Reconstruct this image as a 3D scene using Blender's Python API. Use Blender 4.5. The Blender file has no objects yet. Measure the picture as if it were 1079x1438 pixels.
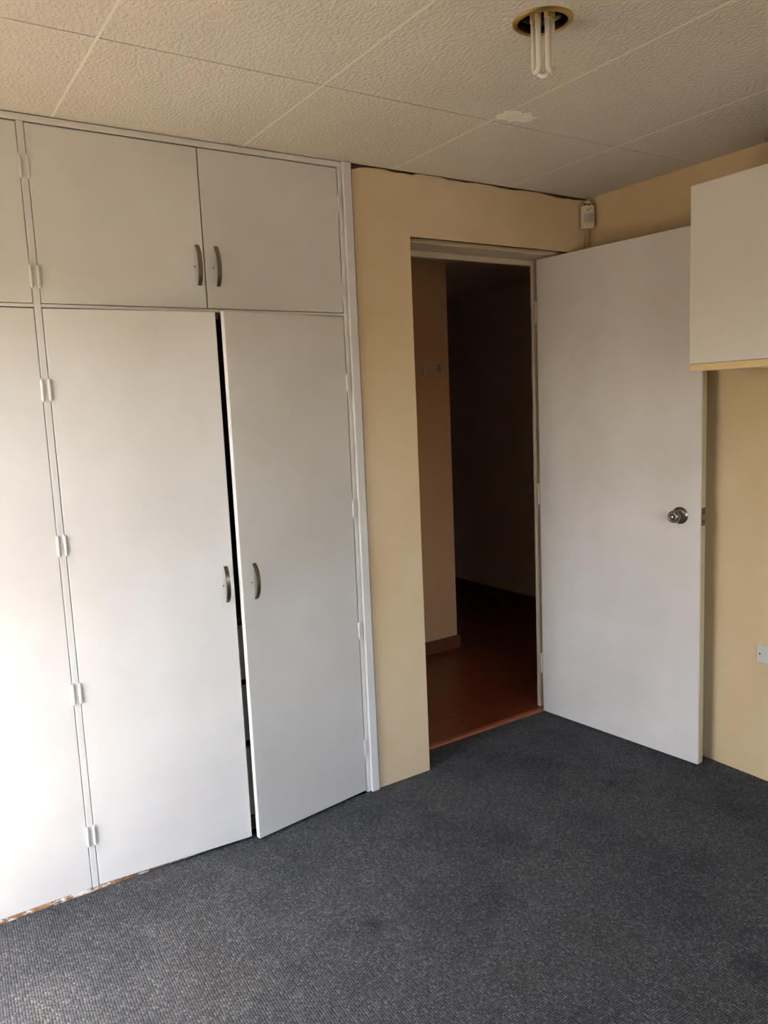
import bpy, bmesh, math, random
from mathutils import Vector, Matrix
random.seed(7)
scene = bpy.context.scene
COL = scene.collection
PI = math.pi

# ------------------------------------------------------------------ camera
F_PX, YAW, PITCH, ROLL = 1093.28, 0.5743, 0.1354, -0.0437
CAM = Vector((-2.7905, -2.5224, 1.5251))
fw = Vector((math.sin(YAW)*math.cos(PITCH), math.cos(YAW)*math.cos(PITCH), -math.sin(PITCH)))
rt = Vector((math.cos(YAW), -math.sin(YAW), 0))
up = rt.cross(fw)
rt2 = rt*math.cos(ROLL) + up*math.sin(ROLL)
up2 = -rt*math.sin(ROLL) + up*math.cos(ROLL)
cam_data = bpy.data.cameras.new('camera')
cam = bpy.data.objects.new('camera', cam_data)
COL.objects.link(cam)
cam.matrix_world = Matrix(((rt2.x, up2.x, -fw.x, CAM.x), (rt2.y, up2.y, -fw.y, CAM.y),
                           (rt2.z, up2.z, -fw.z, CAM.z), (0, 0, 0, 1)))
cam_data.sensor_fit = 'AUTO'
cam_data.sensor_width = 36.0
cam_data.lens = F_PX/1438*36.0
cam_data.clip_start = 0.02
scene.camera = cam

# ------------------------------------------------------------------ world, sun, exposure
SKY_STRENGTH, SUN_STRENGTH, EXPOSURE = 0.48, 30.0, 2.48
world = bpy.data.worlds.new('world')
scene.world = world
world.use_nodes = True
nt = world.node_tree
nt.nodes.clear()
wo = nt.nodes.new('ShaderNodeOutputWorld')
bg = nt.nodes.new('ShaderNodeBackground')
sky = nt.nodes.new('ShaderNodeTexSky')
sky.sky_type = 'NISHITA'
sky.sun_disc = False
sky.sun_elevation = math.radians(66)
sky.sun_rotation = math.radians(-80)
sky.dust_density = 3.0
hs = nt.nodes.new('ShaderNodeHueSaturation')
hs.inputs['Saturation'].default_value = 0.85
nt.links.new(sky.outputs[0], hs.inputs['Color'])
nt.links.new(hs.outputs[0], bg.inputs['Color'])
bg.inputs['Strength'].default_value = SKY_STRENGTH
nt.links.new(bg.outputs[0], wo.inputs[0])

sun_data = bpy.data.lights.new('sun', 'SUN')
sun_data.energy = SUN_STRENGTH
sun_data.angle = math.radians(0.55)
sun_data.color = (1.0, 0.95, 0.88)
sun = bpy.data.objects.new('sun', sun_data)
COL.objects.link(sun)
sun.rotation_euler = Vector((0.30, 0.05, -1.0)).to_track_quat('-Z', 'Y').to_euler()

vs = scene.view_settings
vs.view_transform = 'Standard'
vs.look = 'None'
vs.exposure = EXPOSURE
vs.gamma = 1.0
vs.use_curve_mapping = False

# room measures (metres): wall_back is y = 0, wall_right is x = 0, floor z = 0
H = 2.4
XL = -3.15          # wall_left
YB = -3.6           # wall_front, behind the camera
WIN = (-0.98, -0.08, 0.05, 2.02)   # window in wall_left: y0, y1, z0, z1

HALL_LIGHT_WIN = (-2.60, -1.20, 0.60, 2.05)    # unseen window added in wall_front to light the hall: x0, x1, z0, z1

# portals that only guide sampling of the sky through the two windows
def portal(w, h, loc, facing):
    pd = bpy.data.lights.new('window_portal', 'AREA')
    pd.shape = 'RECTANGLE'
    pd.size, pd.size_y = w, h
    pd.cycles.is_portal = True
    po = bpy.data.objects.new('window_portal', pd)
    COL.objects.link(po)
    po.location = loc
    po.rotation_euler = Vector(facing).to_track_quat('-Z', 'Y').to_euler()
portal(WIN[3]-WIN[2], WIN[1]-WIN[0], (XL-0.19, (WIN[0]+WIN[1])/2, (WIN[2]+WIN[3])/2), (1, 0, 0))
portal(HALL_LIGHT_WIN[1]-HALL_LIGHT_WIN[0], HALL_LIGHT_WIN[3]-HALL_LIGHT_WIN[2], ((HALL_LIGHT_WIN[0]+HALL_LIGHT_WIN[1])/2, YB-0.11, (HALL_LIGHT_WIN[2]+HALL_LIGHT_WIN[3])/2), (0, 1, 0))

# ------------------------------------------------------------------ materials
def rgb(r, g, b):
    def l(c):
        c /= 255.0
        return c/12.92 if c <= 0.04045 else ((c+0.055)/1.055)**2.4
    return (l(r), l(g), l(b), 1.0)

class Nodes:
    def __init__(self, name):
        self.m = bpy.data.materials.new(name)
        self.m.use_nodes = True
        self.t = self.m.node_tree
        self.b = self.t.nodes['Principled BSDF']
        self.tc = self.t.nodes.new('ShaderNodeTexCoord')
    def n(self, typ, **kw):
        nd = self.t.nodes.new(typ)
        for k, v in kw.items():
            if k in nd.inputs:
                nd.inputs[k].default_value = v
            else:
                setattr(nd, k, v)
        return nd
    def l(self, a, b):
        self.t.links.new(a, b)
    def mapping(self, scale=(1, 1, 1), rot=(0, 0, 0)):
        mp = self.n('ShaderNodeMapping')
        mp.inputs['Scale'].default_value = scale
        mp.inputs['Rotation'].default_value = rot
        self.l(self.tc.outputs['Object'], mp.inputs[0])
        return mp.outputs[0]
    def noise(self, scale, detail=3.0, rough=0.55, vec=None):
        nd = self.n('ShaderNodeTexNoise', Scale=scale, Detail=detail, Roughness=rough)
        self.l(vec if vec else self.tc.outputs['Object'], nd.inputs['Vector'])
        return nd.outputs['Fac']
    def ramp(self, fac, stops):
        r = self.n('ShaderNodeValToRGB')
        e = r.color_ramp.elements
        e[0].position, e[0].color = stops[0]
        e[1].position, e[1].color = stops[-1]
        for p, c in stops[1:-1]:
            x = e.new(p)
            x.color = c
        self.l(fac, r.inputs[0])
        return r.outputs[0]
    def mix(self, fac, a, b):
        mx = self.n('ShaderNodeMix', data_type='RGBA')
        for s, v in ((mx.inputs[0], fac), (mx.inputs[6], a), (mx.inputs[7], b)):
            if isinstance(v, (int, float, tuple)):
                s.default_value = v
            else:
                self.l(v, s)
        return mx.outputs[2]
    def bump(self, h, strength, dist=0.002, normal=None):
        bp = self.n('ShaderNodeBump', Strength=strength, Distance=dist)
        self.l(h, bp.inputs['Height'])
        if normal:
            self.l(normal, bp.inputs['Normal'])
        self.l(bp.outputs[0], self.b.inputs['Normal'])
        return bp.outputs[0]
    def done(self, col=None, rough=0.5, metal=0.0, spec=0.5):
        if col is not None:
            if isinstance(col, tuple):
                self.b.inputs['Base Color'].default_value = col
            else:
                self.l(col, self.b.inputs['Base Color'])
        if isinstance(rough, float):
            self.b.inputs['Roughness'].default_value = rough
        else:
            self.l(rough, self.b.inputs['Roughness'])
        self.b.inputs['Metallic'].default_value = metal
        self.b.inputs['Specular IOR Level'].default_value = spec
        return self.m

def paint(name, c1, c2, rough=0.45, bump=0.15, bscale=60.0, stain=1.3, spec=0.4):
    k = Nodes(name)
    f = k.noise(stain, 4.0, 0.6)
    col = k.ramp(f, [(0.35, c1), (0.68, c2)])
    fine = k.noise(bscale, 4.0, 0.6)
    k.bump(fine, bump, 0.002)
    return k.done(col, rough, spec=spec)

M = {}
M['white_paint'] = paint('aged_white_gloss_paint', rgb(212, 207, 199), rgb(227, 224, 218), 0.42, 0.08, 45)
M['door_paint'] = paint('aged_white_door_paint', rgb(206, 196, 186), rgb(222, 214, 205), 0.45, 0.10, 38)
M['door_edge'] = paint('cream_door_edge_paint', rgb(200, 186, 150), rgb(212, 198, 164), 0.5, 0.15, 60)
M['cupboard_paint'] = paint('off_white_cupboard_paint', rgb(216, 207, 193), rgb(223, 215, 203), 0.5, 0.08, 45)
M['cream_lip'] = paint('yellow_cream_edge_paint', rgb(222, 193, 135), rgb(228, 201, 146), 0.45, 0.12, 60)
M['cream_wall'] = paint('cream_wall_paint', rgb(220, 194, 152), rgb(230, 208, 172), 0.6, 0.35, 28, 1.8, 0.3)
M['hall_wall'] = paint('hall_wall_paint', rgb(216, 160, 110), rgb(224, 170, 120), 0.6, 0.2, 30)
M['hall_dark'] = paint('hall_far_wall_paint', rgb(224, 208, 192), rgb(230, 214, 200), 0.6, 0.2, 30)
M['cream_wall_side'] = paint('darker_cream_wall_paint', rgb(204, 176, 133), rgb(214, 188, 148), 0.6, 0.3, 28, 1.8, 0.3)  # darker, browner tone than cream_wall
M['frame_paint'] = paint('door_frame_paint', rgb(216, 200, 174), rgb(224, 209, 185), 0.42, 0.15, 70)
M['outside_wall'] = paint('outside_plaster', rgb(200, 190, 170), rgb(210, 200, 180), 0.8, 0.3, 20)
M['plastic'] = paint('ivory_plastic', rgb(214, 200, 170), rgb(220, 206, 178), 0.35, 0.02, 80)
M['socket'] = paint('grey_white_plastic', rgb(196, 194, 184), rgb(204, 202, 193), 0.35, 0.02, 80)
M['switch'] = paint('aged_beige_plastic', rgb(206, 166, 132), rgb(212, 172, 138), 0.35, 0.02, 80)
M['switch_rocker'] = paint('greyed_beige_plastic', rgb(160, 136, 112), rgb(168, 144, 120), 0.35, 0.02, 80)
M['lens'] = paint('milky_grey_lens', rgb(170, 168, 168), rgb(178, 176, 176), 0.3, 0.02, 80)
M['dark'] = paint('black_recess', rgb(24, 21, 19), rgb(30, 26, 23), 0.7, 0.1, 60)
M['carcass'] = paint('unpainted_grey_board', rgb(120, 110, 102), rgb(134, 124, 115), 0.7, 0.1, 40)
M['drawer'] = paint('grey_drawer_front_paint', rgb(208, 204, 198), rgb(216, 212, 206), 0.55, 0.1, 40)
M['ground'] = paint('dark_brown_soil', rgb(35, 32, 27), rgb(40, 36, 30), 0.9, 0.3, 3, 0.6)
M['wire'] = paint('white_wire', rgb(200, 190, 175), rgb(210, 200, 185), 0.5, 0.02, 80)
M['cable'] = paint('painted_cable_duct', rgb(206, 178, 130), rgb(214, 188, 140), 0.5, 0.05, 80)

def metal(name, c, rough, sc=300.0):
    k = Nodes(name)
    f = k.noise(sc, 2.0)
    k.bump(f, 0.05, 0.0005)
    return k.done(k.mix(f, tuple(x*0.85 for x in c[:3])+(1,), c), rough, 1.0)
M['nickel'] = metal('brushed_nickel', rgb(150, 140, 127), 0.28)
M['dark_metal'] = metal('tarnished_steel', rgb(120, 108, 96), 0.4)
M['brass'] = metal('worn_brass', rgb(196, 168, 96), 0.38)
M['black_metal'] = metal('blackened_reflector', rgb(92, 82, 72), 0.25)
M['steel'] = metal('dull_zinc', rgb(150, 148, 142), 0.4)

# fluorescent glass, unlit
k = Nodes('unlit_fluorescent_glass')
f = k.noise(20)
M['tube'] = k.done(k.ramp(f, [(0.3, rgb(232, 222, 204)), (0.7, rgb(238, 230, 214))]), 0.2, spec=0.5)
k = Nodes('yellowed_tube_end')
f = k.noise(40)
M['tube_end'] = k.done(k.ramp(f, [(0.3, rgb(196, 164, 96)), (0.7, rgb(206, 178, 112))]), 0.35)

# ceiling board: pressed ripple relief
def ceiling_mat(name, strength):
    k = Nodes(name)
    v = k.mapping((1.0, 0.62, 1.0), (0, 0, 0.35))
    big = k.noise(0.9, 3.0, 0.6)
    col = k.ramp(big, [(0.3, rgb(203, 194, 178)), (0.7, rgb(213, 205, 191))])
    n1 = k.noise(105.0, 2.0, 0.5, v)
    h = k.ramp(n1, [(0.36, (0, 0, 0, 1)), (0.66, (1, 1, 1, 1))])
    k.bump(h, strength, 0.004)
    return k.done(col, 0.75, spec=0.2)
M['ceiling'] = ceiling_mat('rippled_ceiling_board', 0.5)
M['ceiling_smooth'] = paint('smooth_ceiling_filler', rgb(226, 217, 202), rgb(232, 224, 210), 0.7, 0.1, 30, 2.0, 0.2)

M['filler'] = paint('white_ceiling_filler', rgb(236, 228, 214), rgb(242, 235, 224), 0.7, 0.2, 40, 2.0, 0.2)

# carpet: rows of small loops set on the diagonal
k = Nodes('blue_grey_loop_carpet')
v = k.mapping((1, 1, 1), (0, 0, math.radians(3)))
vor = k.n('ShaderNodeTexVoronoi', Scale=140.0, Randomness=0.22)
vor.voronoi_dimensions = '2D'
k.l(v, vor.inputs['Vector'])
sep = k.n('ShaderNodeSeparateColor')
k.l(vor.outputs['Color'], sep.inputs[0])
base = k.ramp(sep.outputs[0], [(0.0, rgb(80, 81, 84)), (0.5, rgb(94, 95, 95)), (0.9, rgb(107, 106, 103)), (1.0, rgb(124, 122, 115))])
big = k.noise(2.2, 4.0, 0.65)
wear = k.ramp(big, [(0.3, rgb(205, 208, 216)), (0.55, (1, 1, 1, 1)), (0.75, rgb(235, 228, 215))])
mul = k.n('ShaderNodeMix', data_type='RGBA', blend_type='MULTIPLY')
mul.inputs[0].default_value = 1.0
k.l(base, mul.inputs[6])
k.l(wear, mul.inputs[7])
dist = k.n('ShaderNodeMath', operation='MULTIPLY')
k.l(vor.outputs['Distance'], dist.inputs[0])
dist.inputs[1].default_value = 1.5
dk = k.ramp(dist.outputs[0], [(0.25, (1, 1, 1, 1)), (0.95, (0.30, 0.30, 0.32, 1))])
mul2 = k.n('ShaderNodeMix', data_type='RGBA', blend_type='MULTIPLY')
mul2.inputs[0].default_value = 1.0
k.l(mul.outputs[2], mul2.inputs[6])
k.l(dk, mul2.inputs[7])
col = mul2.outputs[2]
for (sx, sy, r) in ((-0.484, -0.54, 0.035), (-1.705, -0.69, 0.05), (-0.98, -1.45, 0.08), (-2.35, -0.75, 0.07)):
    d = k.n('ShaderNodeVectorMath', operation='DISTANCE')
    k.l(k.tc.outputs['Object'], d.inputs[0])
    d.inputs[1].default_value = (sx, sy, 0)
    mr = k.n('ShaderNodeMapRange')
    mr.inputs['From Min'].default_value = 0.0
    mr.inputs['From Max'].default_value = r
    mr.inputs['To Min'].default_value = 0.6
    mr.inputs['To Max'].default_value = 0.0
    k.l(d.outputs['Value'], mr.inputs['Value'])
    col = k.mix(mr.outputs[0], col, rgb(34, 38, 44))
k.bump(dk, 0.6, 0.003)
M['carpet'] = k.done(col, 0.95, spec=0.1)

# laminate planks
k = Nodes('red_brown_laminate')
v = k.mapping((1.5, 14.0, 1.0))
oi = k.n('ShaderNodeObjectInfo')
g = k.noise(4.0, 5.0, 0.6, v)
c1 = k.ramp(g, [(0.3, rgb(104, 46, 26)), (0.7, rgb(134, 66, 38))])
c2 = k.ramp(g, [(0.3, rgb(112, 52, 30)), (0.7, rgb(142, 74, 44))])
M['laminate'] = k.done(k.mix(oi.outputs['Random'], c1, c2), 0.32, spec=0.5)
k = Nodes('dark_red_skirting_wood')
v = k.mapping((2.0, 2.0, 20.0))
g = k.noise(5.0, 4.0, 0.6, v)
M['skirt'] = k.done(k.ramp(g, [(0.3, rgb(104, 58, 36)), (0.7, rgb(130, 76, 48))]), 0.4)
k = Nodes('threshold_wood')
v = k.mapping((1.0, 20.0, 1.0))
g = k.noise(6.0, 4.0, 0.6, v)
M['threshold'] = k.done(k.ramp(g, [(0.3, rgb(150, 84, 54)), (0.7, rgb(180, 106, 70))]), 0.4)
# chipped paint over raw board at the foot of the wardrobe
k = Nodes('chipped_white_paint_over_board')
v = k.mapping((1.0, 1.0, 2.5))
g = k.noise(16.0, 5.0, 0.7, v)
mask = k.ramp(g, [(0.44, (0, 0, 0, 1)), (0.50, (1, 1, 1, 1))])
g2 = k.noise(60.0, 3.0)
wood = k.ramp(g2, [(0.3, rgb(104, 72, 46)), (0.7, rgb(176, 132, 86))])
k.bump(mask, 0.5, 0.003)
M['chipped'] = k.done(k.mix(mask, rgb(222, 216, 206), wood), 0.6)
# window glass
k = Nodes('window_glass')
tr = k.n('ShaderNodeBsdfTransparent')
gl = k.n('ShaderNodeBsdfGlossy')
gl.inputs['Roughness'].default_value = 0.02
ms = k.n('ShaderNodeMixShader')
ms.inputs[0].default_value = 0.06
k.l(tr.outputs[0], ms.inputs[1])
k.l(gl.outputs[0], ms.inputs[2])
k.l(ms.outputs[0], k.t.nodes['Material Output'].inputs[0])
M['glass'] = k.m

# ------------------------------------------------------------------ helpers
def box(bm, x0, x1, y0, y1, z0, z1):
    vs_ = [bm.verts.new((x, y, z)) for x in (x0, x1) for y in (y0, y1) for z in (z0, z1)]
    for a in ((0, 1, 3, 2), (4, 6, 7, 5), (0, 4, 5, 1), (2, 3, 7, 6), (0, 2, 6, 4), (1, 5, 7, 3)):
        bm.faces.new([vs_[i] for i in a])
    return bm

def boxes(*bs):
    bm = bmesh.new()
    for b in bs:
        box(bm, *b)
    return bm

def lathe(bm, prof, seg=32, mat=None):
    """prof: (radius, height) along +Z; revolve; optional matrix"""
    rings = []
    for r, h in prof:
        if r < 1e-6:
            rings.append([bm.verts.new((0, 0, h))])
        else:
            rings.append([bm.verts.new((r*math.cos(2*PI*i/seg), r*math.sin(2*PI*i/seg), h)) for i in range(seg)])
    new = [v for rg in rings for v in rg]
    for a, b in zip(rings, rings[1:]):
        for i in range(seg):
            j = (i+1) % seg
            if len(a) == 1 and len(b) == 1:
                continue
            if len(a) == 1:
                bm.faces.new((a[0], b[i], b[j]))
            elif len(b) == 1:
                bm.faces.new((a[i], b[0], a[j]))
            else:
                bm.faces.new((a[i], b[i], b[j], a[j]))
    if mat is not None:
        bmesh.ops.transform(bm, matrix=mat, verts=new)
    return bm

def tube(bm, pts, r, seg=12, cap=True):
    pts = [Vector(p) for p in pts]
    prev = None
    rings = []
    for i, p in enumerate(pts):
        t = (pts[min(i+1, len(pts)-1)] - pts[max(i-1, 0)]).normalized()
        if prev is None:
            a = Vector((1, 0, 0)) if abs(t.x) < 0.8 else Vector((0, 1, 0))
            nrm = (a - t*a.dot(t)).normalized()
        else:
            nrm = (prev - t*prev.dot(t)).normalized()
        prev = nrm
        bn = t.cross(nrm)
        rr = r[i] if isinstance(r, (list, tuple)) else r
        rings.append([bm.verts.new(p + nrm*rr*math.cos(2*PI*k_/seg) + bn*rr*math.sin(2*PI*k_/seg)) for k_ in range(seg)])
    for a, b in zip(rings, rings[1:]):
        for i in range(seg):
            j = (i+1) % seg
            bm.faces.new((a[i], a[j], b[j], b[i]))
    if cap:
        bm.faces.new(list(reversed(rings[0])))
        bm.faces.new(rings[-1])
    return bm

def obj(name, bm, mat, parent=None, bevel=0.0, smooth=False, loc=None, rot=None, seg=2):
    bmesh.ops.recalc_face_normals(bm, faces=bm.faces)
    me = bpy.data.meshes.new(name)
    bm.to_mesh(me)
    bm.free()
    me.materials.append(M[mat])
    o = bpy.data.objects.new(name, me)
    COL.objects.link(o)
    if parent:
        o.parent = parent
    if loc:
        o.location = loc
    if rot:
        o.rotation_euler = rot
    if bevel:
        md = o.modifiers.new('bevel', 'BEVEL')
        md.width = bevel
        md.segments = seg
        md.limit_method = 'ANGLE'
        md.angle_limit = math.radians(40)
    if smooth:
        for p in me.polygons:
            p.use_smooth = True
        if smooth != 'all':
            md = o.modifiers.new('split', 'EDGE_SPLIT')
            md.split_angle = math.radians(40)
    return o

def empty(name, loc=(0, 0, 0), rot=(0, 0, 0)):
    o = bpy.data.objects.new(name, None)
    COL.objects.link(o)
    o.location = loc
    o.rotation_euler = rot
    return o

def tag(o, label, cat, group=None):
    o['label'] = label
    o['category'] = cat
    if group:
        o['group'] = group
    return o

def struct(o, label=None, cat=None):
    o['kind'] = 'structure'
    if label:
        o['label'] = label
    if cat:
        o['category'] = cat
    return o

# ------------------------------------------------------------------ the room shell
struct(obj('floor', boxes((XL, 0, YB, 0.0, -0.05, 0), (-0.985, -0.078, 0.0, 0.155, -0.05, 0)), 'carpet'),
       'dark blue-grey loop carpet covering the room floor', 'carpet')

# back wall round the doorway: solid core plus a plaster skin whose top edge is broken
XP, XR, ZL = -0.985, -0.078, 2.163
JX = -0.084         # face of the door frame's hinge jamb
wall_back = obj('wall_back', boxes((-1.235, XP-0.001, 0.02, 0.28, 0, 2.36), (XP-0.001, XR+0.001, 0.02, 0.28, ZL+0.006, 2.36),
                                   (XR+0.001, 0.0, 0.02, 0.28, 0, 2.36), (-1.235, 0.0, 0.12, 0.28, 2.36, 2.45)), 'cream_wall')
struct(wall_back, 'cream plastered wall around the open doorway', 'wall')
def crack(x):
    # height of the plaster's broken top edge below the ceiling
    d = 0.0065 + 0.0028*math.sin(x*23.0) + 0.0018*math.sin(x*71+1)
    if x < -1.15:
        d += 0.012*min(1, (-1.15-x)/0.07)
    if -0.95 < x < -0.75:
        d -= 0.002
    if x > -0.25:
        d += 0.006*min(1, (x+0.25)/0.12)
    return max(0.0015, d)
bm = bmesh.new()
n = 150
xs = [-1.235 + 1.235*i/n for i in range(n+1)]
xs = sorted(set([round(x, 5) for x in xs] + [XP, XR]))
def col_pts(x):
    zb = ZL if XP <= x <= XR else 0.0
    return zb, H - crack(x) + random.uniform(-0.001, 0.001)
tops = {x: col_pts(x)[1] for x in xs}
for xa, xb in zip(xs, xs[1:]):
    mid = (xa+xb)/2
    zb = ZL if XP < mid < XR else 0.0
    vsf = [bm.verts.new(p) for p in ((xa, 0, zb), (xb, 0, zb), (xb, 0, tops[xb]), (xa, 0, tops[xa]))]
    vbk = [bm.verts.new(p) for p in ((xa, 0.02, zb), (xb, 0.02, zb), (xb, 0.02, tops[xb]), (xa, 0.02, tops[xa]))]
    bm.faces.new(vsf)
    bm.faces.new((vsf[3], vsf[2], vbk[2], vbk[3]))
    bm.faces.new((vsf[1], vsf[0], vbk[0], vbk[1]))
for x, z0, z1 in ((XP, 0, ZL), (XR, 0, ZL)):
    bm.faces.new([bm.verts.new(p) for p in ((x, 0, z0), (x, 0.07, z0), (x, 0.07, z1), (x, 0, z1))])
bm.faces.new([bm.verts.new(p) for p in ((XP, 0, ZL), (XR, 0, ZL), (XR, 0.072, ZL), (XP, 0.072, ZL))])
bmesh.ops.remove_doubles(bm, verts=bm.verts, dist=1e-5)
obj('plaster_skin', bm, 'cream_wall', wall_back)

wall_right = struct(obj('wall_right', boxes((0, 0.12, YB-0.12, 0.28, -0.05, 2.5)), 'cream_wall_side'),
                    'cream painted side wall behind the open door and the hanging cupboard', 'wall')
a0, a1, c0, c1 = HALL_LIGHT_WIN
struct(obj('wall_front', boxes((XL, a0, YB-0.12, YB, -0.05, 2.5), (a1, 0, YB-0.12, YB, -0.05, 2.5),
                               (a0, a1, YB-0.12, YB, -0.05, c0), (a0, a1, YB-0.12, YB, c1, 2.5)), 'cream_wall'), 'cream painted wall facing the doorway', 'wall')
y0, y1, z0, z1 = WIN
struct(obj('wall_left', boxes((XL-0.2, XL, YB-0.12, y0, -0.05, 2.5), (XL-0.2, XL, y1, 0.6, -0.05, 2.5),
                              (XL-0.2, XL, y0, y1, -0.05, z0), (XL-0.2, XL, y0, y1, z1, 2.5)), 'cream_wall'),
       'cream painted wall with the window that lights the room', 'wall')
struct(obj('light_leak_slab', boxes((XL-0.45, 1.45, YB-0.3, 4.3, 2.51, 2.65)), 'outside_wall'), 'unseen flat slab added over the rooms to stop light leaks', 'light_leak_slab')  # out of view, added to stop light leaking in above the wardrobe
struct(obj('wall_wardrobe_back', boxes((XL-0.2, -1.25, 0.57, 0.69, -0.05, 2.5)), 'cream_wall'), 'wall behind the built-in wardrobe', 'wall')
# windows: local x runs along the glass, local +y points into the room
def window(name, label, loc, rz, w, h):
    win = struct(empty(name, loc, (0, 0, rz)), label, 'window')
    q = w/2
    obj('window_frame', boxes((-q, q, -0.03, 0.03, 0, 0.045), (-q, q, -0.03, 0.03, h-0.045, h),
                              (-q, -q+0.045, -0.03, 0.03, 0.045, h-0.045), (q-0.045, q, -0.03, 0.03, 0.045, h-0.045),
                              (-0.022, 0.022, -0.03, 0.03, 0.045, h-0.045)), 'frame_paint', win, 0.003)
    for xa, xb in ((-q+0.045, -0.022), (0.022, q-0.045)):
        bm = bmesh.new()
        bm.faces.new([bm.verts.new(p) for p in ((xa, 0, 0.045), (xb, 0, 0.045), (xb, 0, h-0.045), (xa, 0, h-0.045))])
        obj('pane', bm, 'glass', win)
    return win
window('window_1', 'tall glazed opening in the side wall next to the wardrobe', (XL-0.1, (y0+y1)/2, z0), -PI/2, y1-y0, z1-z0)
window('hall_light_window', 'unseen two-light window added in the wall facing the doorway to light the hall', ((a0+a1)/2, YB-0.06, c0), 0.0, a1-a0, c1-c0)  # unseen opening, added to send daylight through the doorway into the hall

# ground outside the window
struct(obj('ground_outside', boxes((-40, XL-0.2, -40, 25, -0.45, -0.35), (XL-0.2, 30, -40, YB-0.12, -0.45, -0.35)), 'ground'), 'dark brown earth outside the window', 'ground')

# ceiling boards, each a panel with relief, taped along one direction
LAMP = (-1.374, -1.108)
LR = 0.061
HS = 0.075          # half width of the void above the downlight
ceil = obj('ceiling', boxes((XL, LAMP[0]-HS, YB, 0.0, H+0.0125, H+0.10), (LAMP[0]+HS, 0, YB, 0.0, H+0.0125, H+0.10),
                            (LAMP[0]-HS, LAMP[0]+HS, YB, LAMP[1]-HS, H+0.0125, H+0.10),
                            (LAMP[0]-HS, LAMP[0]+HS, LAMP[1]+HS, 0.0, H+0.0125, H+0.10)), 'ceiling_smooth')
struct(ceil, 'off-white rippled ceiling boards with visible joints', 'ceiling')
XJ = [XL, -2.851, -2.253, -1.656, -1.053, -0.470, 0.0]
YJ = [YB, -2.956, -1.756, -0.556, 0.0]
for i in range(len(XJ)-1):
    for j in range(len(YJ)-1):
        xa, xb = XJ[i]+0.0012, XJ[i+1]-0.0012
        ya, yb = YJ[j]+0.0018, YJ[j+1]-0.0018
        if yb > -0.01:
            yb = 0.0
        bm = bmesh.new()
        if xa < LAMP[0] < xb and ya < LAMP[1] < yb:
            # panel with the round hole of the downlight
            N = 48
            ring = [(LAMP[0]+LR*math.cos(2*PI*t/N), LAMP[1]+LR*math.sin(2*PI*t/N)) for t in range(N)]
            def hit(t):
                c, s = math.cos(2*PI*t/N), math.sin(2*PI*t/N)
                k1 = ((xb-LAMP[0])/c if c > 0 else (xa-LAMP[0])/c) if abs(c) > 1e-9 else 1e9
                k2 = ((yb-LAMP[1])/s if s > 0 else (ya-LAMP[1])/s) if abs(s) > 1e-9 else 1e9
                kk = min(k1, k2)
                return (LAMP[0]+kk*c, LAMP[1]+kk*s)
            corners = [(xa, ya), (xb, ya), (xb, yb), (xa, yb)]
            outer = [hit(t) for t in range(N)]
            lo_i = [bm.verts.new((p[0], p[1], H)) for p in ring]
            lo_o = [bm.verts.new((p[0], p[1], H)) for p in outer]
            hi_i = [bm.verts.new((p[0], p[1], H+0.012)) for p in ring]
            hi_o = [bm.verts.new((p[0], p[1], H+0.012)) for p in outer]
            for t in range(N):
                u = (t+1) % N
                bm.faces.new((lo_i[t], lo_o[t], lo_o[u], lo_i[u]))
                bm.faces.new((lo_i[t], lo_i[u], hi_i[u], hi_i[t]))
                bm.faces.new((lo_o[u], lo_o[t], hi_o[t], hi_o[u]))
                a, b = outer[t], outer[u]
                if abs(a[0]-b[0]) > 1e-6 and abs(a[1]-b[1]) > 1e-6:
                    cx = a[0] if abs(a[0]-xa) < 1e-6 or abs(a[0]-xb) < 1e-6 else b[0]
                    cy = a[1] if abs(a[1]-ya) < 1e-6 or abs(a[1]-yb) < 1e-6 else b[1]
                    cv = bm.verts.new((cx, cy, H))
                    bm.faces.new((lo_o[t], cv, lo_o[u]))
        else:
            box(bm, xa, xb, ya, yb, H, H+0.012)
        obj('panel', bm, 'ceiling', ceil)
for x in XJ[1:-1]:
    obj('joint_strip', boxes((x-0.0034, x+0.0034, YB, 0.0, H-0.0007, H+0.001)), 'ceiling_smooth', ceil)
def blob(cx, cy, rx, ry, seed, ang=0.0, n_=28, j_=0.22):
    rr = random.Random(seed)
    bm = bmesh.new()
    low, hi = [], []
    for t in range(n_):
        a = 2*PI*t/n_
        q = 1 + rr.uniform(-j_, j_)
        dx, dy = rx*q*math.cos(a), ry*q*math.sin(a)
        X, Y = cx+dx*math.cos(ang)-dy*math.sin(ang), cy+dx*math.sin(ang)+dy*math.cos(ang)
        hi.append(bm.verts.new((X, Y, H+0.001)))
        low.append(bm.verts.new((cx+(X-cx)*0.9, cy+(Y-cy)*0.9, H-0.0015)))
    bm.faces.new(low)
    for t in range(n_):
        u = (t+1) % n_
        bm.faces.new((low[t], low[u], hi[u], hi[t]))
    return bm
pt = obj('filler_patch', blob(-0.998, -0.618, 0.072, 0.042, 3, -0.1), 'filler', ceil)
pt['label'] = 'smooth white filler smear'

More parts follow.
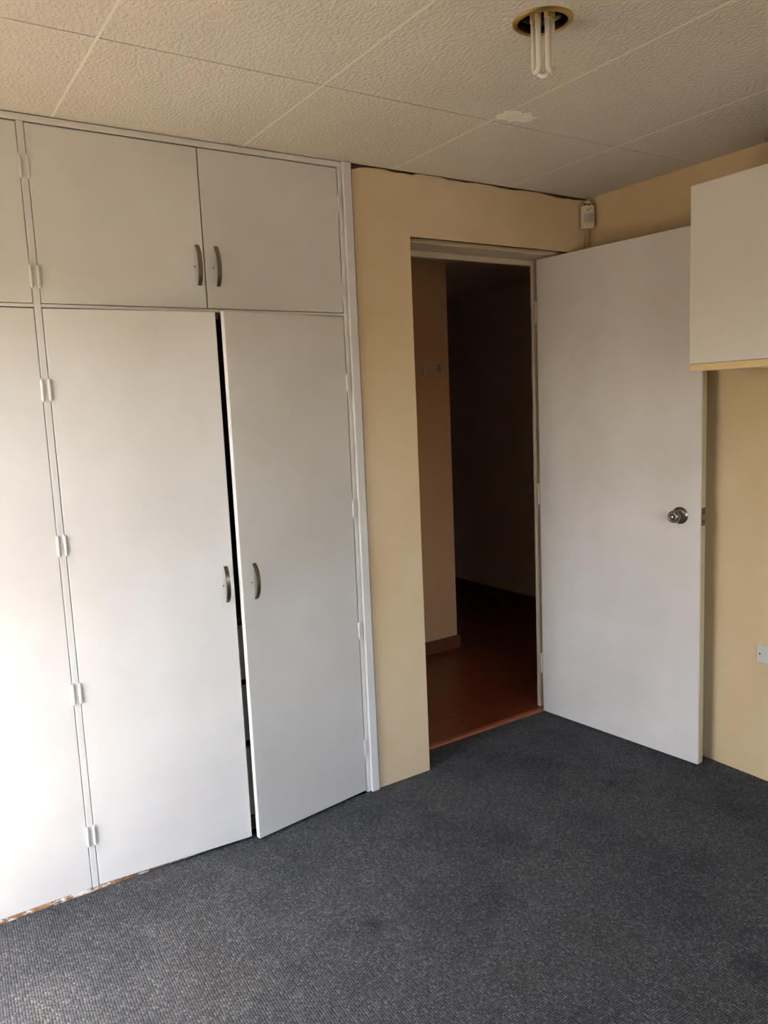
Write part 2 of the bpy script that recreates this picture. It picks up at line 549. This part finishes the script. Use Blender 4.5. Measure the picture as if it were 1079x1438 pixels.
# ------------------------------------------------------------------ the hall beyond the doorway
HZ = 2.33
hall_floor = obj('hall_floor', boxes((-1.25, 1.18, 0.165, 4.0, -0.05, -0.006)), 'skirt')
struct(hall_floor, 'red-brown laminate floor of the dark hall', 'floor')
plank_mesh = None
PW, PL = 0.19, 1.2
row = 0
yy = 0.175
while yy < 4.0:
    xx = -1.25 - (0.0, 0.62, 0.3)[row % 3]
    while xx < 1.18:
        a, b = max(xx, -1.25)+0.0006, min(xx+PL, 1.18)-0.0006
        ye = min(yy+PW, 4.0)
        if b-a > 0.02:
            obj('plank', boxes((a, b, yy+0.0006, ye-0.0006, -0.006, 0.004)), 'laminate', hall_floor)
        xx += PL
    yy += PW
    row += 1
struct(obj('threshold', boxes((XP, JX-0.001, 0.155, 0.185, -0.02, 0.010)), 'threshold', None, 0.004),
       'red-brown wooden threshold strip between carpet and hall floor', 'threshold')
bpy.data.objects['threshold'].name = 'trim_2'
struct(obj('wall_hall', boxes((-1.25, 0.137, 1.22, 1.34, 0, HZ), (0.017, 0.137, 1.34, 4.0, 0, HZ)), 'hall_wall'),
       'cream hall wall with a switch plate seen through the doorway', 'wall')
struct(obj('wall_hall_far', boxes((1.18, 1.30, 0.28, 4.12, -0.05, 2.5)), 'hall_dark'), 'dark far hall wall seen through the doorway', 'wall')
struct(obj('wall_hall_end', boxes((-1.25, 1.18, 4.0, 4.12, -0.05, 2.5)), 'hall_dark'), 'end wall of the hall', 'wall')
struct(obj('wall_hall_side', boxes((-1.37, -1.25, 0.28, 1.34, -0.05, 2.5), (0.0, 1.18, 0.16, 0.28, -0.05, 2.5)), 'hall_dark'),
       'side walls of the hall', 'wall')
struct(obj('ceiling_hall', boxes((-1.25, 1.18, 0.28, 4.0, HZ, HZ+0.1)), 'hall_dark'), 'dim ceiling of the hall', 'ceiling')
struct(obj('baseboard_hall', boxes((-1.25, 0.152, 1.205, 1.22, 0.004, 0.085), (0.137, 0.152, 1.22, 4.0, 0.004, 0.085)), 'skirt', None, 0.003),
       'brown wooden baseboard along the cream hall wall', 'baseboard')
struct(obj('baseboard_hall_far', boxes((1.165, 1.18, 0.28, 4.0, 0.004, 0.075)), 'skirt', None, 0.003),
       'brown wooden baseboard along the dark far hall wall', 'baseboard')
struct(obj('baseboard_hall_near', boxes((-0.09, 1.165, 0.28, 0.295, 0.004, 0.075)), 'skirt', None, 0.003),
       'short baseboard beside the hall side of the door frame', 'baseboard')
# switch plate on the hall wall
sw = tag(empty('switch_plate', (0.010, 1.22, 1.727)), 'pale rectangular switch plate on the hall wall through the doorway', 'switch')
obj('plate', boxes((-0.072, 0.072, -0.014, 0, -0.041, 0.041)), 'switch', sw, 0.003)
obj('rocker', boxes((0.030, 0.054, -0.020, -0.012, -0.020, 0.028)), 'switch_rocker', sw, 0.002)

# ------------------------------------------------------------------ door frame
fr = struct(empty('trim_1', (XR, 0.07, 0)), 'painted wooden door frame lining the doorway', 'door frame')
def F(bm):
    bmesh.ops.translate(bm, vec=(-XR, -0.07, 0), verts=bm.verts)
    return bm
obj('jamb', F(boxes((JX, XR+0.004, 0.07, 0.285, 0, ZL))), 'frame_paint', fr, 0.002)
obj('jamb', F(boxes((XP-0.004, XP+0.006, 0.07, 0.285, 0, ZL))), 'frame_paint', fr, 0.002)
obj('head', F(boxes((XP, XR, 0.07, 0.285, ZL-0.003, ZL+0.03))), 'frame_paint', fr, 0.002)
obj('door_stop', F(boxes((-0.147, JX, 0.200, 0.222, 0, ZL-0.003))), 'frame_paint', fr, 0.003)
obj('door_stop', F(boxes((XP+0.006, XP+0.026, 0.200, 0.222, 0, ZL-0.003))), 'frame_paint', fr, 0.003)
obj('door_stop', F(boxes((XP+0.026, -0.147, 0.200, 0.222, ZL-0.027, ZL-0.003))), 'frame_paint', fr, 0.003)

# ------------------------------------------------------------------ open door leaf (hinge line at its origin)
HG, FE = Vector((-0.178, 0.150)), Vector((-0.100, -0.657))
dv = FE-HG
DW = dv.length
ang = math.atan2(dv.y, dv.x)
# local x runs from hinge to free edge, local +y is the side facing the wall behind the door
DT = 0.036
DZ0, DZ1 = 0.006, 2.154
door = obj('door_1', boxes((0, DW, 0, DT, DZ0, DZ1)), 'door_paint', None, 0.003, loc=(HG.x, HG.y, 0), rot=(0, 0, ang))
struct(door, 'white flush door standing open against the side wall', 'door')
obj('edge_strip', boxes((DW-0.001, DW+0.0012, 0.0025, DT-0.0015, DZ0+0.006, DZ1-0.004)), 'door_edge', door, 0.0008)
KX, KZ = DW-0.088, 1.037
kn = empty('door_knob', (KX, 0, KZ))
kn.parent = door
mt = Matrix.Rotation(PI/2, 4, 'X')     # lathe axis +Z -> -Y (into the room)
obj('rose', lathe(bmesh.new(), [(0, 0), (0.0345, 0), (0.0345, 0.003), (0.031, 0.007), (0.024, 0.011), (0.013, 0.013)], 36, mt), 'nickel', kn, smooth=True)
obj('knob', lathe(bmesh.new(), [(0.012, 0.010), (0.0125, 0.022), (0.017, 0.027), (0.0245, 0.034), (0.0262, 0.042), (0.0245, 0.052),
                                (0.019, 0.059), (0.0125, 0.0605), (0.0115, 0.0575), (0, 0.0570)], 36, mt), 'nickel', kn, smooth='all')
obj('keyhole_plug', lathe(bmesh.new(), [(0.0075, 0.056), (0.0075, 0.0615), (0.005, 0.0625), (0, 0.0625)], 20, mt), 'steel', kn, smooth=True)
lp = obj('latch_plate', boxes((DW-0.0005, DW+0.0022, 0.004, DT-0.005, KZ-0.036, KZ+0.036)), 'dark_metal', door, 0.001)
bm = bmesh.new()
pr = [(DW+0.002, 0.010), (DW+0.002, 0.026), (DW+0.012, 0.026), (DW+0.004, 0.010)]
lo = [bm.verts.new((x, y, KZ-0.010)) for x, y in pr]
hi = [bm.verts.new((x, y, KZ+0.010)) for x, y in pr]
bm.faces.new(lo)
bm.faces.new(hi)
for i in range(4):
    j = (i+1) % 4
    bm.faces.new((lo[i], lo[j], hi[j], hi[i]))
obj('latch_bolt', bm, 'nickel', lp, 0.001)
for z in (KZ-0.028, KZ+0.028):
    bm = lathe(bmesh.new(), [(0, 0.0008), (0.004, 0.0008), (0.004, 0)], 12, Matrix.Translation((DW+0.0022, DT/2, z)) @ Matrix.Rotation(PI/2, 4, 'Y'))
    obj('screw', bm, 'steel', lp)
for z in (0.25, 1.08, 1.92):
    bm = bmesh.new()
    tube(bm, [(-0.004, -0.003, z-0.05), (-0.004, -0.003, z+0.05)], 0.0045, 12)
    obj('hinge', bm, 'frame_paint', door)

# ------------------------------------------------------------------ built-in wardrobe
WX0, WX1 = XL, -1.243
wr = tag(empty('built_in_wardrobe', (-2.342, 0.0, 0)), 'white built-in wardrobe with tall doors and overhead cupboards', 'wardrobe')
OX = 2.342
def W(bm):
    bmesh.ops.translate(bm, vec=(OX, 0, 0), verts=bm.verts)
    return bm
# face frame
obj('top_rail', W(boxes((XL, -1.278, 0.0, 0.022, 2.379, H-0.0015))), 'white_paint', wr, 0.002)
obj('transom', W(boxes((XL, -1.278, 0.001, 0.022, 1.8575, 1.8675))), 'white_paint', wr, 0.0015)
STL = [(-2.352, -2.332), (-1.295, -1.279), (XL, XL+0.02)]
for a, b in STL:
    obj('stile', W(boxes((a, b, 0.0, 0.022, 0.0, 2.379))), 'white_paint', wr, 0.002)
obj('cover_board', W(boxes((-1.2775, -1.243, -0.012, 0.022, 0.0, H-0.001))), 'white_paint', wr, 0.003)
ch = obj('plinth', W(boxes((XL, -1.84, -0.005, 0.02, 0.0, 0.011))), 'chipped', wr, 0.002)
ch['label'] = 'chipped foot rail with bare brown board showing'
obj('plinth', W(boxes((-1.84, -1.279, 0.024, 0.04, 0.0, 0.05))), 'carcass', wr, 0.002)
# carcass
obj('back_panel', W(boxes((XL, -1.26, 0.54, 0.56, 0, H))), 'carcass', wr)
obj('side_panel', W(boxes((-1.278, -1.260, 0.022, 0.54, 0, H))), 'carcass', wr)
obj('side_panel', W(boxes((-2.351, -2.333, 0.022, 0.54, 0, H))), 'carcass', wr)
obj('side_panel', W(boxes((XL, XL+0.018, 0.022, 0.54, 0, H))), 'carcass', wr)
obj('shelf', W(boxes((XL+0.018, -2.351, 0.022, 0.54, 1.852, 1.870))), 'carcass', wr)
obj('shelf', W(boxes((-2.333, -1.278, 0.022, 0.54, 1.852, 1.870))), 'carcass', wr)
obj('shelf', W(boxes((-2.333, -1.278, 0.05, 0.54, 0.775, 0.793))), 'carcass', wr)
obj('base_panel', W(boxes((XL+0.018, -1.278, 0.04, 0.54, 0.03, 0.05))), 'carcass', wr)
obj('door_catch', W(boxes((-1.808, -1.780, 0.004, 0.022, 1.835, 1.857))), 'dark_metal', wr, 0.001)
for z0_, z1_ in ((0.575, 0.770), (0.345, 0.548), (0.058, 0.318)):
    dr = obj('drawer', W(boxes((-2.325, -1.285, 0.024, 0.044, z0_, z1_))), 'drawer', wr, 0.002)

def bow_handle(parent, x, z0_, z1_, y=-0.001):
    e = empty('handle', (x, y, (z0_+z1_)/2))
    e.parent = parent
    hh = (z1_-z0_)/2
    bm = bmesh.new()
    N = 18
    prev = None
    for t in range(N+1):
        u = -1+2*t/N
        zc = hh*u
        out = 0.022*(1-abs(u)**2.6)+0.0005
        th = 0.0045
        w = 0.0062 + 0.001*(1-u*u)
        dz = 0.0
        ringp = [(-w, -out-th, zc), (w, -out-th, zc), (w, -out+0.0, zc), (-w, -out+0.0, zc)]
        ring = [bm.verts.new(p) for p in ringp]
        if prev:
            for i in range(4):
                j = (i+1) % 4
                bm.faces.new((prev[i], prev[j], ring[j], ring[i]))
        else:
            bm.faces.new(ring)
        prev = ring
    bm.faces.new(prev)
    obj('bow', bm, 'nickel', e, smooth=True)
    return e

def hinge_knuckle(parent, x, y, z):
    bm = bmesh.new()
    tube(bm, [(x, y, z-0.029), (x, y, z+0.029)], 0.0048, 10)
    tube(bm, [(x, y, z-0.033), (x, y, z-0.029)], 0.0034, 10)
    tube(bm, [(x, y, z+0.029), (x, y, z+0.033)], 0.0034, 10)
    obj('hinge', bm, 'white_paint', parent)

def cup_door(hx, w, z0_, z1_, side, angle, hz, handle, hoff=0.03):
    """hx: hinge line; side=+1 leaf runs towards +x; angle: opening in degrees"""
    o = obj('door', boxes((0, w, 0, 0.021, z0_, z1_) if side > 0 else (-w, 0, 0, 0.021, z0_, z1_)), 'white_paint', wr, 0.002)
    o.location = (hx+OX, 0.0, 0)
    o.rotation_euler = (0, 0, -side*math.radians(angle))
    for z in hz:
        hinge_knuckle(o, -side*0.001, -0.0035, z)
    if handle:
        x = side*(w-hoff)
        bow_handle(o, x, handle[0], handle[1])
        bm = lathe(bmesh.new(), [(0, 0.0012), (0.0022, 0.0012), (0.0026, 0)], 10,
                   Matrix.Translation((x-0.011, 0, (handle[0]+handle[1])/2-0.004)) @ Matrix.Rotation(PI/2, 4, 'X'))
        obj('screw', bm, 'dark_metal', o)
    return o
HU = (2.252, 1.944)
HL = (1.615, 1.142, 0.668, 0.190)
UH, LH = (1.941, 2.070), (0.882, 1.008)
# middle bay
cup_door(-2.3305, 0.5115, 1.8695, 2.3750, 1, 0.0, HU, UH, 0.022)
cup_door(-1.2985, 0.5165, 1.8695, 2.3750, -1, 0.0, HU, UH, 0.039)
cup_door(-2.3305, 0.5245, 0.012, 1.8545, 1, 4.0, HL, LH, 0.028)
cup_door(-1.2985, 0.4965, 0.010, 1.8545, -1, 7.6, HL, LH, 0.050)
# bay beside the window wall
LW = (-2.353-XL-0.021-0.003)/2
cup_door(-2.3535, LW, 1.8695, 2.3750, -1, 0.0, HU, UH, 0.030)
cup_door(XL+0.021, LW, 1.8695, 2.3750, 1, 0.0, HU, UH, 0.030)
cup_door(-2.3535, LW, 0.012, 1.8545, -1, 0.0, HL, LH, 0.030)
cup_door(XL+0.021, LW, 0.012, 1.8560, 1, 0.0, HL, LH, 0.030)

# ------------------------------------------------------------------ wall cupboard on the right wall
CX, CY, CZ0, CZ1 = -0.35, -0.777, 1.598, 2.226
wc = tag(empty('wall_cupboard', (0, CY, CZ0)), 'off-white wall cupboard with cream bottom edge hung high beside the door', 'cupboard')
CL = 1.3
obj('body', boxes((CX+0.020, -0.001, -CL, 0, 0.004, CZ1-CZ0)), 'cupboard_paint', wc, 0.002)
lip = obj('bottom_lip', boxes((CX+0.001, CX+0.020, -CL, 0, 0.0, 0.0245)), 'cream_lip', wc, 0.0015)
lip['label'] = 'yellow-cream bottom edge strip'
for k_ in range(2):
    a, b = -CL/2*(k_+1)+(0.001), -CL/2*k_-(0.001 if k_ else 0)
    obj('door', boxes((CX, CX+0.019, a, b, 0.0255, CZ1-CZ0)), 'cupboard_paint', wc, 0.0025)

# ------------------------------------------------------------------ ceiling downlight and bulb
dl = tag(empty('ceiling_downlight', (LAMP[0], LAMP[1], H)), 'round brass downlight fitting recessed in the ceiling', 'light')
obj('trim_ring', lathe(bmesh.new(), [(0.0575, 0.004), (0.0575, -0.003), (0.0595, -0.0065), (0.066, -0.0055), (0.0705, -0.0015), (0.0705, 0.0),
                                     (0.0600, 0.0), (0.0600, 0.004)], 48), 'brass', dl, smooth=True)
obj('reflector', lathe(bmesh.new(), [(0.0576, -0.0025), (0.0560, 0.004), (0.0535, 0.012), (0.0545, 0.016), (0.0505, 0.024), (0.0515, 0.028),
                                     (0.0470, 0.040), (0.0480, 0.044), (0.0440, 0.060), (0.0430, 0.085), (0.030, 0.096), (0.0, 0.098)], 48), 'black_metal', dl, smooth=True)
obj('lamp_holder', lathe(bmesh.new(), [(0.0, 0.097), (0.021, 0.097), (0.021, 0.070), (0.0, 0.070)], 24), 'dark', dl, smooth=True)
bl = tag(empty('fluorescent_bulb', (LAMP[0], LAMP[1], H)), 'unlit white compact fluorescent bulb hanging from the brass ceiling fitting', 'bulb')
obj('bulb_base', lathe(bmesh.new(), [(0.0, 0.071), (0.022, 0.071), (0.027, 0.050), (0.027, 0.034), (0.0, 0.033)], 28), 'tube_end', bl, smooth=True)
LB = 2.281-H
TR = 0.0066
# three U tubes round the axis
RU = 0.0215
for q in range(3):
    a0 = math.radians(-75 + 120*q)
    da = math.radians(30)
    pA = Vector((RU*math.cos(a0-da), RU*math.sin(a0-da), 0))
    pB = Vector((RU*math.cos(a0+da), RU*math.sin(a0+da), 0))
    mid = (pA+pB)/2
    half = (pB-pA)/2
    R_ = half.length
    pts = [pA+Vector((0, 0, 0.034)), pA+Vector((0, 0, LB/2)), pA+Vector((0, 0, LB+R_+TR*0.9))]
    for t in range(1, 9):
        th = PI*t/9
        pts.append(mid - half*math.cos(th) + Vector((0, 0, LB+TR*0.9+R_-R_*math.sin(th))))
    pts += [pB+Vector((0, 0, LB+R_+TR*0.9)), pB+Vector((0, 0, LB/2)), pB+Vector((0, 0, 0.034))]
    tb = obj('tube', tube(bmesh.new(), pts, TR, 14), 'tube', bl, smooth='all')
    for p in (pA, pB):
        obj('tube_collar', lathe(bmesh.new(), [(TR, 0.033), (TR+0.0012, 0.033), (TR+0.0012, -0.002), (TR, -0.003)], 16, Matrix.Translation(p)),
            'tube_end', tb, smooth=True)

# ------------------------------------------------------------------ motion sensor in the corner
ms_ang = math.radians(-35)      # turned out of the corner towards the room
sn = tag(empty('motion_sensor', (-0.040, -0.034, 2.262), (0, 0, ms_ang)), 'small ivory motion sensor mounted in the ceiling corner above the door', 'sensor')
bm = boxes((-0.029, 0.029, -0.016, 0.016, 0, 0.098))
for v in bm.verts:                    # front leans, narrower towards its face
    if v.co.y < 0:
        v.co.x *= 0.90
obj('housing', bm, 'plastic', sn, 0.005, seg=3)
bm = bmesh.new()
N = 10
for i in range(N):
    a, b = -1+2*i/N, -1+2*(i+1)/N
    xa, xb = a*0.020, b*0.020
    bu = lambda q: -0.0165-0.005*math.sqrt(max(0, 1-q*q*0.9))
    f_ = [bm.verts.new(p) for p in ((xa, bu(a), 0.024), (xb, bu(b), 0.024), (xb, bu(b), 0.062), (xa, bu(a), 0.062))]
    bm.faces.new(f_)
    bm.faces.new([bm.verts.new(p) for p in ((xa, -0.014, 0.062), (xa, bu(a), 0.062), (xb, bu(b), 0.062), (xb, -0.014, 0.062))])
    bm.faces.new([bm.verts.new(p) for p in ((xa, -0.014, 0.024), (xa, bu(a), 0.024), (xb, bu(b), 0.024), (xb, -0.014, 0.024))])
bmesh.ops.remove_doubles(bm, verts=bm.verts, dist=1e-6)
obj('lens', bm, 'lens', sn)
# small tick mark printed above the lens
bm = bmesh.new()
for (xa, za, xb, zb) in ((-0.006, 0.083, -0.001, 0.073), (-0.001, 0.073, 0.012, 0.088)):
    d = Vector((xb-xa, 0, zb-za)).normalized()
    nn = Vector((-d.z, 0, d.x))*0.0012
    p, q = Vector((xa, -0.0164, za)), Vector((xb, -0.0164, zb))
    bm.faces.new([bm.verts.new(t) for t in (p-nn, q-nn, q+nn, p+nn)])
obj('tick_mark', bm, 'dark', sn)
obj('bracket', boxes((-0.010, 0.010, 0.000, 0.030, 0.098, 0.112)), 'dark_metal', sn, 0.002)
bm = bmesh.new()
for s, ph in ((1, 0), (-1, 1.1), (0.4, 2.0)):
    pts = []
    for t in range(9):
        u = t/8
        pts.append((s*0.016*math.cos(2.6*u+ph), -0.008+0.020*u, 0.097+0.030*u+0.006*math.sin(5*u+ph)))
    tube(bm, pts, 0.0022, 8)
obj('wires', bm, 'wire', sn, smooth='all')
cb = empty('cable_duct', (-0.012, -0.010, 0))
tag(cb, 'thin cream cable duct dropping down the corner below the motion sensor', 'cable')
obj('duct', boxes((-0.008, 0.010, -0.004, 0.008, 1.9, 2.268)), 'cable', cb, 0.002)
bm = bmesh.new()
tube(bm, [(-0.016, -0.003, 1.9), (-0.017, -0.004, 2.05), (-0.015, -0.003, 2.2), (-0.012, -0.012, 2.268)], 0.0028, 8)
obj('cable', bm, 'cable', cb, smooth='all')

# ------------------------------------------------------------------ wall socket
so = tag(empty('wall_socket', (0, -0.919, 0.511)), 'grey-white double wall socket low on the cream wall beyond the open door', 'socket')
pl = obj('face_plate', boxes((-0.009, 0, -0.073, 0.073, -0.035, 0.035)), 'socket', so, 0.003)
for y in (-0.060, 0.060):
    bm = lathe(bmesh.new(), [(0, 0.0012), (0.0030, 0.0012), (0.0034, 0)], 14, Matrix.Translation((-0.009, y, 0.0)) @ Matrix.Rotation(-PI/2, 4, 'Y'))
    obj('screw', bm, 'dark', so)
for y in (-0.017, 0.017):
    obj('rocker', boxes((-0.012, -0.008, y-0.007, y+0.007, 0.006, 0.024)), 'plastic', so, 0.001)
    for dy, dz, w_, h_ in ((0, -0.002, 0.002, 0.004), (-0.007, -0.020, 0.003, 0.002), (0.007, -0.020, 0.003, 0.002)):
        obj('pin_slot', boxes((-0.0094, -0.0088, y+dy-w_, y+dy+w_, dz-h_, dz+h_)), 'dark', so)
